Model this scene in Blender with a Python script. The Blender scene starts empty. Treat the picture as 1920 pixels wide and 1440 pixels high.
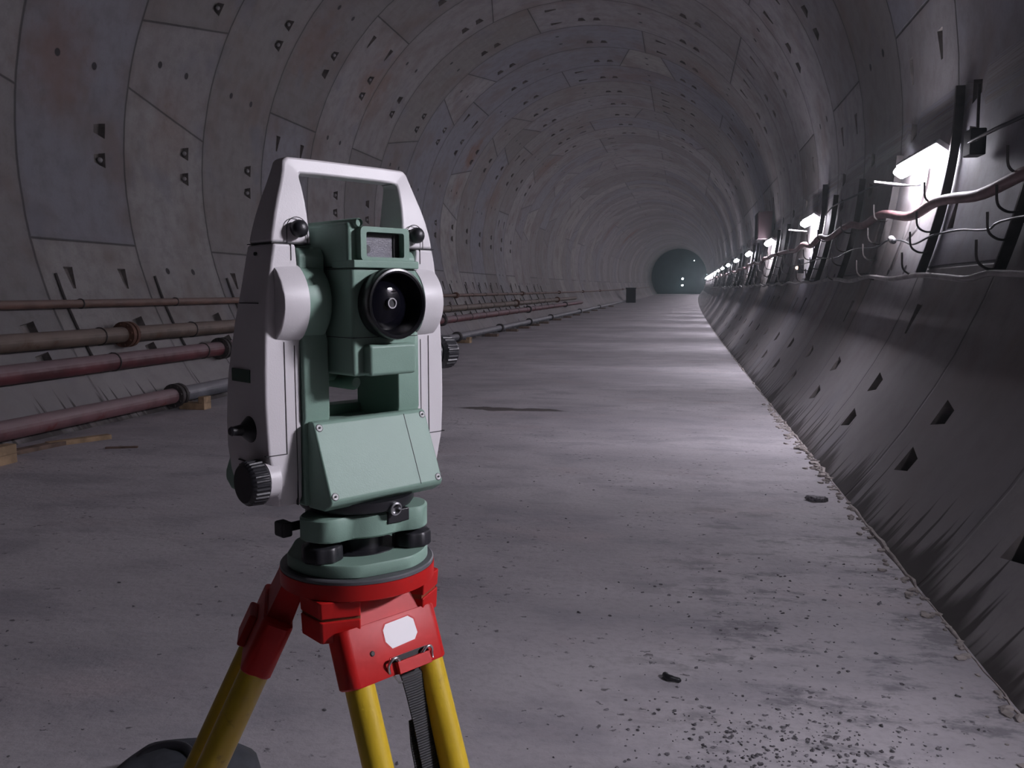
import bpy, bmesh, math, random
from mathutils import Vector, Matrix, noise
R_ = math.radians
random.seed(7)
C = bpy.context.scene.collection
S = bpy.context.scene

# ------------------------------------------------------------------ camera, world, exposure
cam = bpy.data.cameras.new('camera'); camo = bpy.data.objects.new('camera', cam); C.objects.link(camo)
cam.sensor_width = 36.0; cam.lens = 1588.5 / 1920 * 36.0; cam.clip_start = 0.02; cam.clip_end = 400
camo.location = (0, 0, 0); camo.rotation_euler = (R_(90 - 6.222), 0, R_(11.01))
S.camera = camo
w = bpy.data.worlds.new('world'); S.world = w; w.use_nodes = True
w.node_tree.nodes['Background'].inputs[0].default_value = (0.02, 0.025, 0.03, 1)
w.node_tree.nodes['Background'].inputs[1].default_value = 0.02
hz = w.node_tree.nodes.new('ShaderNodeVolumeScatter')            # thin dusty air of the tunnel
hz.inputs['Density'].default_value = 0.0018; hz.inputs['Anisotropy'].default_value = 0.6; hz.inputs['Color'].default_value = (0.78, 0.95, 1.0, 1)
w.node_tree.links.new(hz.outputs[0], w.node_tree.nodes['World Output'].inputs['Volume'])
S.view_settings.view_transform = 'Standard'; S.view_settings.look = 'None'
S.view_settings.gamma = 1.0; S.view_settings.use_curve_mapping = False
S.view_settings.exposure = 0.13
for k_, v_ in (('max_bounces', 4), ('diffuse_bounces', 3), ('glossy_bounces', 2), ('transmission_bounces', 0), ('adaptive_threshold', 0.08), ('adaptive_min_samples', 20)):
    setattr(S.cycles, k_, v_)
LAMP_POWER = 125.0
LAMP_COLOR = (0.93, 0.895, 1.0)
LAMP_TILT = 55.0
LAMP_FIRST, LAMP_STEP = 1.98, 7.17

# ------------------------------------------------------------------ tunnel frame (metres, camera at origin, tunnel axis = +Y)
CX, CZ, RR, H = -2.621, 1.742, 5.086, 1.537
JY = 8.58                      # ring joint on the right wall
KH, KV = 2.1e-4, 8.5e-5
Y_BACK, Y_END = -22.0, 164.0
def bend(p):
    x, y, z = p
    t = max(y, 0.0)
    return Vector((x + KH * t * t / 2, y, z + KV * t * t / 2))
def wall(phi, y, r=RR):
    a = R_(phi)
    return bend((CX + r * math.cos(a), y, CZ + r * math.sin(a)))

# ------------------------------------------------------------------ material helpers
class NT:
    def __init__(s, name):
        s.m = bpy.data.materials.new(name); s.m.use_nodes = True
        s.n = s.m.node_tree.nodes; s.l = s.m.node_tree.links
        s.b = s.n['Principled BSDF']
    def node(s, t, **k):
        n = s.n.new(t)
        for a, v in k.items(): setattr(n, a, v)
        return n
    def put(s, sock, v):
        if isinstance(v, bpy.types.NodeSocket): s.l.new(v, sock)
        elif v is not None: sock.default_value = v
    def math(s, op, a, b=None, c=None, clamp=False):
        n = s.node('ShaderNodeMath', operation=op); n.use_clamp = clamp
        s.put(n.inputs[0], a); s.put(n.inputs[1], b); s.put(n.inputs[2], c)
        return n.outputs[0]
    def ramp(s, v, a, b, lo=0.0, hi=1.0):
        n = s.node('ShaderNodeMapRange'); n.interpolation_type = 'SMOOTHSTEP'
        s.put(n.inputs[0], v); n.inputs[1].default_value = a; n.inputs[2].default_value = b
        n.inputs[3].default_value = lo; n.inputs[4].default_value = hi
        return n.outputs[0]
    def noise(s, vec, scale, detail=3, rough=0.5, dim='3D', w=0.0):
        n = s.node('ShaderNodeTexNoise', noise_dimensions=dim)
        if vec is not None: s.put(n.inputs['Vector'], vec)
        n.inputs['Scale'].default_value = scale; n.inputs['Detail'].default_value = detail
        n.inputs['Roughness'].default_value = rough
        return n.outputs['Fac']
    def mix(s, f, a, b, mode='MIX'):
        n = s.node('ShaderNodeMix', data_type='RGBA', blend_type=mode)
        s.put(n.inputs[0], f)
        for k, v in ((6, a), (7, b)):
            if isinstance(v, tuple) and len(v) == 3: v = (*v, 1)
            s.put(n.inputs[k], v)
        return n.outputs[2]
    def comb(s, x, y, z):
        n = s.node('ShaderNodeCombineXYZ')
        s.put(n.inputs[0], x); s.put(n.inputs[1], y); s.put(n.inputs[2], z)
        return n.outputs[0]
    def sep(s, v):
        n = s.node('ShaderNodeSeparateXYZ'); s.l.new(v, n.inputs[0]); return n.outputs
    def pos(s): return s.node('ShaderNodeNewGeometry').outputs['Position']
    def obj(s): return s.node('ShaderNodeTexCoord').outputs['Object']
    def bump(s, h, strength=0.3, dist=0.01, base=None):
        n = s.node('ShaderNodeBump'); n.inputs['Strength'].default_value = strength; n.inputs['Distance'].default_value = dist
        s.put(n.inputs['Height'], h)
        if base is not None: s.l.new(base, n.inputs['Normal'])
        return n.outputs[0]
    def out(s, col=None, rough=None, metal=None, normal=None):
        if isinstance(col, tuple) and len(col) == 3: col = (*col, 1)
        s.put(s.b.inputs['Base Color'], col); s.put(s.b.inputs['Roughness'], rough)
        s.put(s.b.inputs['Metallic'], metal)
        if normal is not None: s.l.new(normal, s.b.inputs['Normal'])
        return s.m

def simple(name, col, rough=0.5, metal=0.0, var=0.12, scale=8.0, bumps=0.0, bscale=400.0, coat=0.0, dirt=None, dscale=30.0):
    t = NT(name); o = t.obj()
    f = t.noise(o, scale, 4)
    c = t.mix(t.ramp(f, 0.3, 0.7), tuple(x * (1 - var) for x in col), tuple(min(1, x * (1 + var)) for x in col))
    if dirt:
        c = t.mix(t.ramp(t.noise(o, dscale, 5, 0.6), 0.60, 0.72), c, dirt)
    nrm = t.bump(t.noise(o, bscale, 2), bumps, 0.0006) if bumps else None
    if coat: t.b.inputs['Coat Weight'].default_value = coat
    return t.out(c, rough, metal, nrm)

def mat_lining():
    t = NT('segment concrete')
    at = t.node('ShaderNodeAttribute', attribute_name='tc')
    phi, yr, K = t.sep(at.outputs['Vector'])
    a = t.math('SUBTRACT', t.math('WRAP', t.math('SUBTRACT', phi, K), -180.0, 180.0), 0.0)
    n = t.n[a.node.name]  # keep
    aa = t.math('ABSOLUTE', a); sg = t.math('SIGN', a)
    rid = t.math('FLOOR', yr); fy = t.math('SUBTRACT', yr, rid)
    edge = t.math('ADD', t.math('MULTIPLY', fy, 4.7), 5.2)
    D = 0.0888
    d1 = t.math('ABSOLUTE', t.math('SUBTRACT', aa, edge))
    d2 = t.math('ABSOLUTE', t.math('SUBTRACT', aa, 60.0))
    d3 = t.math('ABSOLUTE', t.math('SUBTRACT', aa, 120.0))
    d4 = t.math('SUBTRACT', 180.0, aa)
    dr = t.math('MULTIPLY', t.math('MINIMUM', t.math('MINIMUM', d1, d2), t.math('MINIMUM', d3, d4)), D)
    dc = t.math('MULTIPLY', t.math('MINIMUM', fy, t.math('SUBTRACT', 1.0, fy)), 2.0)
    dj = t.math('MINIMUM', dr, t.math('MULTIPLY', dc, 0.8))
    line = t.ramp(dj, 0.006, 0.020, 1.0, 0.0)
    soft = t.ramp(dj, 0.0, 0.11, 1.0, 0.0)
    # segment number -> its own tint
    sid = t.math('ADD', t.math('GREATER_THAN', aa, edge), t.math('ADD', t.math('GREATER_THAN', aa, 60.0), t.math('GREATER_THAN', aa, 120.0)))
    sid = t.math('MULTIPLY', t.math('ADD', sid, t.math('MULTIPLY', t.math('GREATER_THAN', aa, edge), t.math('MULTIPLY', sg, 10.0))), 1.37)
    wn = t.node('ShaderNodeTexWhiteNoise', noise_dimensions='3D'); t.l.new(t.comb(sid, t.math('MULTIPLY', rid, 3.7), K), wn.inputs['Vector'])
    r1, r2, r3 = t.sep(wn.outputs['Color'])
    pos = t.pos()
    px, py, pz = t.sep(pos)
    cyl = t.comb(t.math('MULTIPLY', phi, D), t.math('MULTIPLY', yr, 2.0), 0.0)
    big = t.noise(cyl, 0.8, 3, 0.6)
    med = t.noise(cyl, 4.0, 3, 0.65)
    fine = t.noise(cyl, 40.0, 1, 0.6)
    base = t.mix(r1, (0.195, 0.180, 0.176), (0.345, 0.328, 0.342))
    base = t.mix(t.ramp(r2, 0.62, 0.9), base, (0.240, 0.240, 0.280))
    base = t.mix(t.math('MULTIPLY', t.ramp(r3, 0.80, 0.95), 0.6), base, (0.40, 0.385, 0.37))
    base = t.mix(t.math('MULTIPLY', t.ramp(big, 0.45, 0.72), 0.7), base, (0.185, 0.140, 0.125))
    base = t.mix(t.math('MULTIPLY', t.ramp(t.noise(cyl, 1.1, 2, 0.6, w=3), 0.55, 0.75), 0.55), base, (0.175, 0.18, 0.225))
    base = t.mix(t.math('MULTIPLY', t.ramp(med, 0.40, 0.72), 0.42), base, (0.155, 0.14, 0.14))
    base = t.mix(t.math('MULTIPLY', t.ramp(fine, 0.4, 0.8), 0.22), base, (0.16, 0.15, 0.15))
    # rust coloured seepage stains
    nb = t.math('SUBTRACT', t.noise(cyl, 2.2, 3, 0.6), 0.5)
    for (ph_, yy, rad, amt) in ((146.9, 9.6, 0.75, 0.9), (160, 9.6, 0.8, 0.55), (145.6, 4.9, 1.2, 0.5), (147, 3.3, 1.0, 0.35),
                                (132, 14.8, 1.3, 0.5), (132.4, 41.5, 2.4, 0.8), (140, 33.0, 1.8, 0.6), (167, 0.3, 0.9, 0.45), (172, 1.5, 0.8, 0.3), (80, 9.6, 1.3, 0.4), (52, 7.7, 1.1, 0.3), (158, 12.2, 1.3, 0.4)):
        v = t.node('ShaderNodeVectorMath', operation='DISTANCE'); t.l.new(cyl, v.inputs[0]); v.inputs[1].default_value = (ph_ * D, yy * 2, 0)
        dd = t.math('ADD', v.outputs['Value'], t.math('MULTIPLY', nb, rad * 1.6))
        base = t.mix(t.math('MULTIPLY', t.ramp(dd, 0.0, rad, 1.0, 0.0), amt), base, (0.20, 0.095, 0.055))
    base = t.mix(t.math('MULTIPLY', soft, 0.22), base, (0.13, 0.12, 0.12))
    base = t.mix(t.math('MULTIPLY', line, 0.75), base, (0.035, 0.032, 0.034))
    # round plugs of the erector sockets, two per segment
    hd = None
    for c_ in (34.0, 90.0, 150.0):
        x = t.math('MULTIPLY', t.math('SUBTRACT', aa, c_), D)
        hd = t.math('MULTIPLY', x, x) if hd is None else t.math('MINIMUM', hd, t.math('MULTIPLY', x, x))
    x0 = t.math('MULTIPLY', aa, D); hd = t.math('MINIMUM', hd, t.math('MULTIPLY', x0, x0))
    y1 = t.math('MULTIPLY', t.math('SUBTRACT', t.math('ABSOLUTE', t.math('SUBTRACT', fy, 0.475)), 0.168), 2.0)
    hr = t.math('SQRT', t.math('ADD', hd, t.math('MULTIPLY', y1, y1)))
    hole = t.ramp(hr, 0.040, 0.056, 1.0, 0.0)
    base = t.mix(t.math('MULTIPLY', hole, 0.95), base, (0.025, 0.022, 0.026))
    # grime streaks running down to the floor edge
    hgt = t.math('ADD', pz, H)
    st = t.noise(t.comb(t.math('MULTIPLY', py, 1.0), 0.0, 0.0), 11.0, 2, 0.5)
    st2 = t.noise(t.comb(t.math('MULTIPLY', py, 1.0), t.math('MULTIPLY', pz, 0.35), 5.0), 2.0, 3, 0.6)
    reach = t.math('ADD', t.math('MULTIPLY', t.ramp(st, 0.50, 0.72), 0.42), t.math('MULTIPLY', t.ramp(st2, 0.35, 0.8), 0.34))
    g = t.math('SUBTRACT', reach, hgt)
    g = t.math('MULTIPLY', t.ramp(g, -0.06, 0.10), t.math('LESS_THAN', hgt, 1.2))
    base = t.mix(t.ramp(hgt, 0.7, 1.3, 0.45, 0.0), base, (0.42, 0.40, 0.41))  # lower wall painted lighter to strengthen the lamplit patches
    base = t.mix(t.math('MULTIPLY', g, 0.84), base, (0.045, 0.036, 0.034))
    hh = t.math('SUBTRACT', t.math('MULTIPLY', med, 0.12), t.math('ADD', line, t.math('MULTIPLY', hole, 0.8)))
    nrm = t.bump(t.math('ADD', hh, t.math('MULTIPLY', fine, 0.08)), 0.6, 0.015)
    return t.out(base, t.math('ADD', 0.62, t.math('MULTIPLY', med, 0.2)), 0.0, nrm)

def mat_floor():
    t = NT('dusty concrete floor'); p = t.pos(); px, py, pz = t.sep(p)
    stretch = t.comb(t.math('MULTIPLY', px, 0.55), py, 0.0)
    big = t.noise(stretch, 0.55, 3, 0.6); med = t.noise(stretch, 2.4, 4, 0.65); fine = t.noise(p, 26.0, 3, 0.7)
    c = t.mix(t.ramp(big, 0.32, 0.68), (0.45, 0.425, 0.455), (0.64, 0.605, 0.635))
    c = t.mix(t.math('MULTIPLY', t.ramp(med, 0.46, 0.68), 0.6), c, (0.36, 0.345, 0.385))
    c = t.mix(t.math('MULTIPLY', t.ramp(t.noise(stretch, 1.3, 4, 0.6, w=2), 0.55, 0.72), 0.4), c, (0.62, 0.53, 0.545))
    c = t.mix(t.math('MULTIPLY', t.ramp(fine, 0.42, 0.75), 0.28), c, (0.27, 0.25, 0.27))
    # dark scattered specks, denser in patches and toward the trampled corner
    vo = t.node('ShaderNodeTexVoronoi', feature='F1'); t.put(vo.inputs['Vector'], t.comb(t.math('ADD', t.math('MULTIPLY', px, 0.75), t.math('MULTIPLY', t.noise(p, 55.0, 1, 0.7), 0.045)), t.math('ADD', py, t.math('MULTIPLY', t.noise(p, 40.0, 1, 0.7), 0.045)), 0.0)); vo.inputs['Scale'].default_value = 15.0
    dens = t.noise(p, 1.5, 3, 0.6)
    corner = t.ramp(t.node_dist(p, (0.75, 2.75, -H)), 0.3, 1.5, 0.05, 0.0)
    thr = t.math('ADD', t.ramp(dens, 0.42, 0.75, 0.09, 0.26), corner)
    speck = t.math('MULTIPLY', t.math('LESS_THAN', vo.outputs['Distance'], thr), t.ramp(t.noise(p, 34.0, 2), 0.38, 0.6))
    c = t.mix(t.math('MULTIPLY', speck, 0.75), c, (0.07, 0.062, 0.070))
    # scuffed dark patches near the right edge
    pt = t.math('MULTIPLY', t.ramp(t.noise(stretch, 3.6, 6, 0.75, w=9), 0.50, 0.62), t.math('MULTIPLY', t.ramp(px, -0.6, 0.5), t.ramp(py, 4.2, 7.5, 1.0, 0.2)))
    c = t.mix(t.math('MULTIPLY', pt, 0.62), c, (0.14, 0.135, 0.155))
    # long brown puddle stain
    ex = t.math('DIVIDE', t.math('ADD', px, 2.1), 0.78)
    ey = t.math('DIVIDE', t.math('SUBTRACT', t.math('SUBTRACT', py, 10.78), t.math('MULTIPLY', t.math('SUBTRACT', t.noise(p, 3.0, 3), 0.5), 0.35)), 0.14)
    e = t.math('ADD', t.math('MULTIPLY', ex, ex), t.math('MULTIPLY', ey, ey))
    c = t.mix(t.ramp(e, 0.6, 1.1, 0.85, 0.0), c, (0.07, 0.052, 0.042))
    h = t.math('SUBTRACT', t.math('ADD', t.math('MULTIPLY', med, 1.2), t.math('MULTIPLY', fine, 0.40)), 0.0)
    return t.out(c, 0.86, 0.0, t.bump(h, 0.55, 0.02))
def _nd(s, p, v):
    n = s.node('ShaderNodeVectorMath', operation='DISTANCE'); s.l.new(p, n.inputs[0]); n.inputs[1].default_value = v
    return n.outputs['Value']
NT.node_dist = _nd

M = {}
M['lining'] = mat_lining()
M['floor'] = mat_floor()
M['pocket'] = simple('pocket concrete', (0.20, 0.18, 0.175), 0.85, var=0.3, scale=6)
M['white'] = simple('warm white plastic', (0.64, 0.615, 0.635), 0.42, var=0.03, bumps=0.12, bscale=900)
M['green'] = simple('pale green paint', (0.228, 0.345, 0.285), 0.42, var=0.05, bumps=0.15, bscale=900)
M['green'].node_tree.nodes['Principled BSDF'].inputs['Specular IOR Level'].default_value = 0.2
M['dgreen'] = simple('shaded green plastic', (0.16, 0.25, 0.205), 0.45, var=0.05, bumps=0.15, bscale=900)
M['black'] = simple('black rubber', (0.016, 0.016, 0.020), 0.42, var=0.1)
M['deep_black'] = simple('matte black ring', (0.006, 0.006, 0.008), 0.30, var=0.0)
M['chrome'] = simple('pale screw steel', (0.85, 0.85, 0.86), 0.35, 0.15, var=0.0)
M['seam'] = simple('dark joint gap', (0.02, 0.02, 0.022), 0.7)
M['gloss'] = simple('gloss black glass', (0.004, 0.004, 0.007), 0.04, var=0.0)
M['gloss'].node_tree.nodes['Principled BSDF'].inputs['Specular IOR Level'].default_value = 0.25
M['screenglass'] = simple('filter glass', (0.10, 0.10, 0.125), 0.30, var=0.15, scale=60, bumps=0.4, bscale=1500)
M['lime'] = simple('label green', (0.02, 0.07, 0.045), 0.4)
M['steel'] = simple('bright steel', (0.55, 0.55, 0.57), 0.28, 0.9, var=0.1)
M['red'] = simple('red enamel', (0.50, 0.012, 0.011), 0.46, var=0.12, scale=25, dirt=(0.40, 0.025, 0.025))
M['red'].node_tree.nodes['Principled BSDF'].inputs['Specular IOR Level'].default_value = 0.32
M['yellow'] = simple('yellow lacquer', (0.62, 0.43, 0.025), 0.38, var=0.06, scale=30, coat=0.2, dirt=(0.42, 0.27, 0.02), dscale=55)
M['groove'] = simple('brown groove', (0.22, 0.07, 0.03), 0.6)
M['grey'] = simple('grey gasket', (0.10, 0.10, 0.11), 0.45)
M['sticker'] = simple('white sticker', (0.92, 0.90, 0.92), 0.6, var=0.02)
def pipe_mat(name, col, dust_light, rough=0.6, dirt=None):
    t = NT(name); o = t.pos()
    f = t.noise(o, 2.6, 3); c = t.mix(t.ramp(f, 0.3, 0.7), tuple(x * 0.7 for x in col), tuple(x * 1.3 for x in col))
    nz = t.sep(t.node('ShaderNodeNewGeometry').outputs['True Normal'])[2]
    if dirt: c = t.mix(t.ramp(t.noise(o, 3.4, 4, 0.7), 0.55, 0.68), c, dirt)
    k = t.math('MULTIPLY', t.ramp(t.math('ADD', nz, t.math('MULTIPLY', t.math('SUBTRACT', t.noise(o, 6.0, 3), 0.5), 0.7)), -0.25, 0.55), 0.72)
    return t.out(t.mix(k, c, dust_light), rough)          # upward faces paler: dusty tops and overhead light painted in one colour
def mat_strap():
    t = NT('woven black webbing'); o = t.obj(); wv = t.node('ShaderNodeTexWave', wave_type='BANDS', bands_direction='Z')
    t.put(wv.inputs['Vector'], o); wv.inputs['Scale'].default_value = 160.0
    c = t.mix(wv.outputs['Fac'], (0.008, 0.008, 0.010), (0.032, 0.032, 0.036))
    return t.out(c, 0.7, 0.0, t.bump(wv.outputs['Fac'], 0.5, 0.001))
M['strap'] = mat_strap()
M['pipe_rust'] = pipe_mat('rusty brown pipe paint', (0.15, 0.085, 0.065), (0.27, 0.20, 0.18))
M['pipe_brown'] = pipe_mat('dusty brown steel', (0.13, 0.095, 0.075), (0.28, 0.225, 0.20), dirt=(0.11, 0.06, 0.035))
M['pipe_red'] = pipe_mat('dusty dark red steel', (0.13, 0.035, 0.042), (0.34, 0.265, 0.285))
M['pipe_pink'] = pipe_mat('worn red and grey steel', (0.20, 0.10, 0.11), (0.37, 0.29, 0.305), dirt=(0.20, 0.05, 0.045))
M['pipe_grey'] = pipe_mat('galvanised grey steel', (0.17, 0.175, 0.20), (0.36, 0.355, 0.38), 0.5)
M['iron'] = simple('dark iron', (0.050, 0.042, 0.042), 0.6, var=0.3)
M['rust'] = simple('rusted flange', (0.13, 0.06, 0.04), 0.7, var=0.4, scale=12)
M['wood'] = simple('raw timber', (0.44, 0.31, 0.19), 0.8, var=0.25, scale=9)
M['wood_dark'] = simple('dirty timber', (0.20, 0.14, 0.11), 0.85, var=0.3, scale=9)
M['hose'] = simple('dusty brown red hose', (0.19, 0.10, 0.105), 0.55, var=0.2, scale=6)
M['cable'] = simple('dusty grey cable', (0.30, 0.28, 0.28), 0.6, var=0.2, scale=6)
M['cable_grey'] = simple('dull grey cable', (0.26, 0.245, 0.245), 0.6, var=0.2, scale=6)
M['cable_dark'] = simple('black cable', (0.03, 0.03, 0.035), 0.5)
M['housing'] = simple('grey lamp housing', (0.45, 0.45, 0.46), 0.5)
M['redbox'] = simple('dark red box', (0.012, 0.003, 0.005), 0.9)
M['teal'] = simple('painted unlit tunnel end', (0.030, 0.060, 0.065), 0.8, var=0.25, scale=0.6)
M['bag'] = simple('dark blue grey canvas', (0.055, 0.06, 0.072), 0.7, var=0.3, scale=14, bumps=0.4, bscale=300)
M['stone'] = simple('crushed stone', (0.17, 0.16, 0.175), 0.85, var=0.65, scale=45)
M['crumb'] = simple('pale mortar crumbs', (0.40, 0.36, 0.34), 0.9, var=0.25, scale=20)
def mat_emit(name, col, s):
    t = NT(name); t.b.inputs['Base Color'].default_value = (0.8, 0.8, 0.8, 1)
    t.b.inputs['Emission Color'].default_value = (*col, 1); t.b.inputs['Emission Strength'].default_value = s
    return t.m
M['lamp'] = mat_emit('lamp diffuser', LAMP_COLOR, LAMP_POWER)
M['added_lamp'] = mat_emit('added lamp diffuser', LAMP_COLOR, LAMP_POWER * 2.95)
M['farlamp'] = mat_emit('distant lamp', (0.8, 0.95, 1.0), 60.0)
M['indicator'] = mat_emit('warm pilot lamp', (1.0, 0.7, 0.5), 3.0)

# ------------------------------------------------------------------ mesh helpers
def finish(name, bm, m, parent=None, bev=0.0, seg=2, ang=35, recalc=True):
    if recalc: bmesh.ops.recalc_face_normals(bm, faces=bm.faces)
    me = bpy.data.meshes.new(name); bm.to_mesh(me); bm.free()
    for mm in (m if isinstance(m, (list, tuple)) else [m]): me.materials.append(M[mm])
    for p in me.polygons: p.use_smooth = True
    me.set_sharp_from_angle(angle=R_(ang))
    o = bpy.data.objects.new(name, me); C.objects.link(o)
    if parent is not None: o.parent = parent
    if bev:
        b = o.modifiers.new('bevel', 'BEVEL'); b.width = bev; b.segments = seg; b.limit_method = 'ANGLE'; b.angle_limit = R_(30)
        b.harden_normals = True
    return o
def tag(o, label, cat, group=None):
    o['label'] = label; o['category'] = cat
    if group: o['group'] = group
    return o
def struct(o): o['kind'] = 'structure'; return o
def empty(name, loc, label=None, cat=None, group=None, rz=0.0):
    o = bpy.data.objects.new(name, None); C.objects.link(o); o.location = loc; o.rotation_euler = (0, 0, rz); o.empty_display_size = 0.1
    if label: tag(o, label, cat, group)
    return o
def NB(): return bmesh.new()
def hexa(bm, pts):
    v = [bm.verts.new(p) for p in pts]
    for f in ((0, 1, 2, 3), (7, 6, 5, 4), (0, 4, 5, 1), (1, 5, 6, 2), (2, 6, 7, 3), (3, 7, 4, 0)): bm.faces.new([v[i] for i in f])
def box(bm, x0, x1, y0, y1, z0, z1, T=None):
    p = [(x0, y0, z0), (x1, y0, z0), (x1, y1, z0), (x0, y1, z0), (x0, y0, z1), (x1, y0, z1), (x1, y1, z1), (x0, y1, z1)]
    hexa(bm, [T(q) for q in p] if T else p)
def prism(bm, poly, f0, f1, cap=True):
    """poly: 2-D points; f0 / f1 turn a 2-D point into the 3-D point of either end"""
    a = [bm.verts.new(f0(p)) for p in poly]; b = [bm.verts.new(f1(p)) for p in poly]; n = len(poly)
    for i in range(n): bm.faces.new((a[i], a[(i + 1) % n], b[(i + 1) % n], b[i]))
    if cap: bm.faces.new(a[::-1]); bm.faces.new(b)
def loft(bm, rings, closed=True, cap=True):
    R = [[bm.verts.new(p) for p in r] for r in rings]; n = len(R[0])
    for a, b in zip(R, R[1:]):
        for i in range(n if closed else n - 1): bm.faces.new((a[i], a[(i + 1) % n], b[(i + 1) % n], b[i]))
    if cap: bm.faces.new(R[0][::-1]); bm.faces.new(R[-1])
def frame(d):
    d = Vector(d).normalized(); u = Vector((0, 0, 1)) if abs(d.z) < 0.9 else Vector((1, 0, 0))
    a = d.cross(u).normalized(); b = d.cross(a).normalized()
    return d, a, b
def lathe(bm, c, d, prof, n=32, cap=True, ribs=None):
    """prof: (radius, distance along d) pairs"""
    c = Vector(c); d, a, b = frame(d); rings = []
    for r, h in prof:
        ring = []
        for i in range(n):
            t = 2 * math.pi * i / n; rr = r * (1 if not ribs else (1 + (ribs if (i // (ribs_w)) % 2 else 0)))
            ring.append(c + d * h + (a * math.cos(t) + b * math.sin(t)) * rr)
        rings.append(ring)
    loft(bm, rings, cap=cap)
ribs_w = 2
def tube(bm, pts, r, n=8, cap=True):
    pts = [Vector(p) for p in pts]; rings = []; pa = None
    for i, p in enumerate(pts):
        d = (pts[min(i + 1, len(pts) - 1)] - pts[max(i - 1, 0)]).normalized()
        if pa is None: _, a, b = frame(d)
        else: a = (pa - d * pa.dot(d)).normalized(); b = d.cross(a)
        pa = a; rr = r[i] if isinstance(r, (list, tuple)) else r
        rings.append([p + (a * math.cos(2 * math.pi * k / n) + b * math.sin(2 * math.pi * k / n)) * rr for k in range(n)])
    loft(bm, rings, cap=cap)
def spline(pts, sub=6):
    pts = [Vector(p) for p in pts]; out = []
    P = [pts[0] * 2 - pts[1]] + pts + [pts[-1] * 2 - pts[-2]]
    for i in range(1, len(P) - 2):
        for k in range(sub):
            t = k / sub; a, b, c, d = P[i - 1:i + 3]
            out.append(0.5 * ((2 * b) + (c - a) * t + (2 * a - 5 * b + 4 * c - d) * t * t + (3 * b - a - 3 * c + d) * t ** 3))
    out.append(pts[-1]); return out
def copy_tree(o, parent=None):
    c = o.copy(); C.objects.link(c); c.parent = parent
    if parent is not None: c.matrix_parent_inverse = o.matrix_parent_inverse.copy()
    for ch in list(o.children): copy_tree(ch, c)
    return c

# ------------------------------------------------------------------ tunnel lining: rings of precast segments with recessed bolt pockets
K_NEAR = {-2: 72.5, -1: 162.5, 0: 132.5, 1: 162.5, 2: 72.5, 3: 102.5, 4: 72.5, 5: 102.5, 6: 162.5, 7: 132.5, 8: 72.5}
rk = random.Random(3)
def ring_K(i):
    if i in K_NEAR: return K_NEAR[i]
    return 12.5 + 30 * random.Random(100 + i).choice([1, 2, 3, 4, 5, 5, 4, 2])
OFFS = [-4, 0, 4, 7, 12, 15, 18, 23]
ANG = sorted(c + o for c in [177.5 + 30 * k for k in range(-8, 3)] for o in OFFS)
FY = [0, 0.1, 0.4, 0.62, 0.92, 1.0]
XR = CX + RR
def lin(phi, i, fy, r=RR):
    x = CX + RR * math.cos(R_(phi))
    y = JY + 2 * (i + fy) + 0.0344 * (XR - x)
    return wall(phi, y, r)
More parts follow.
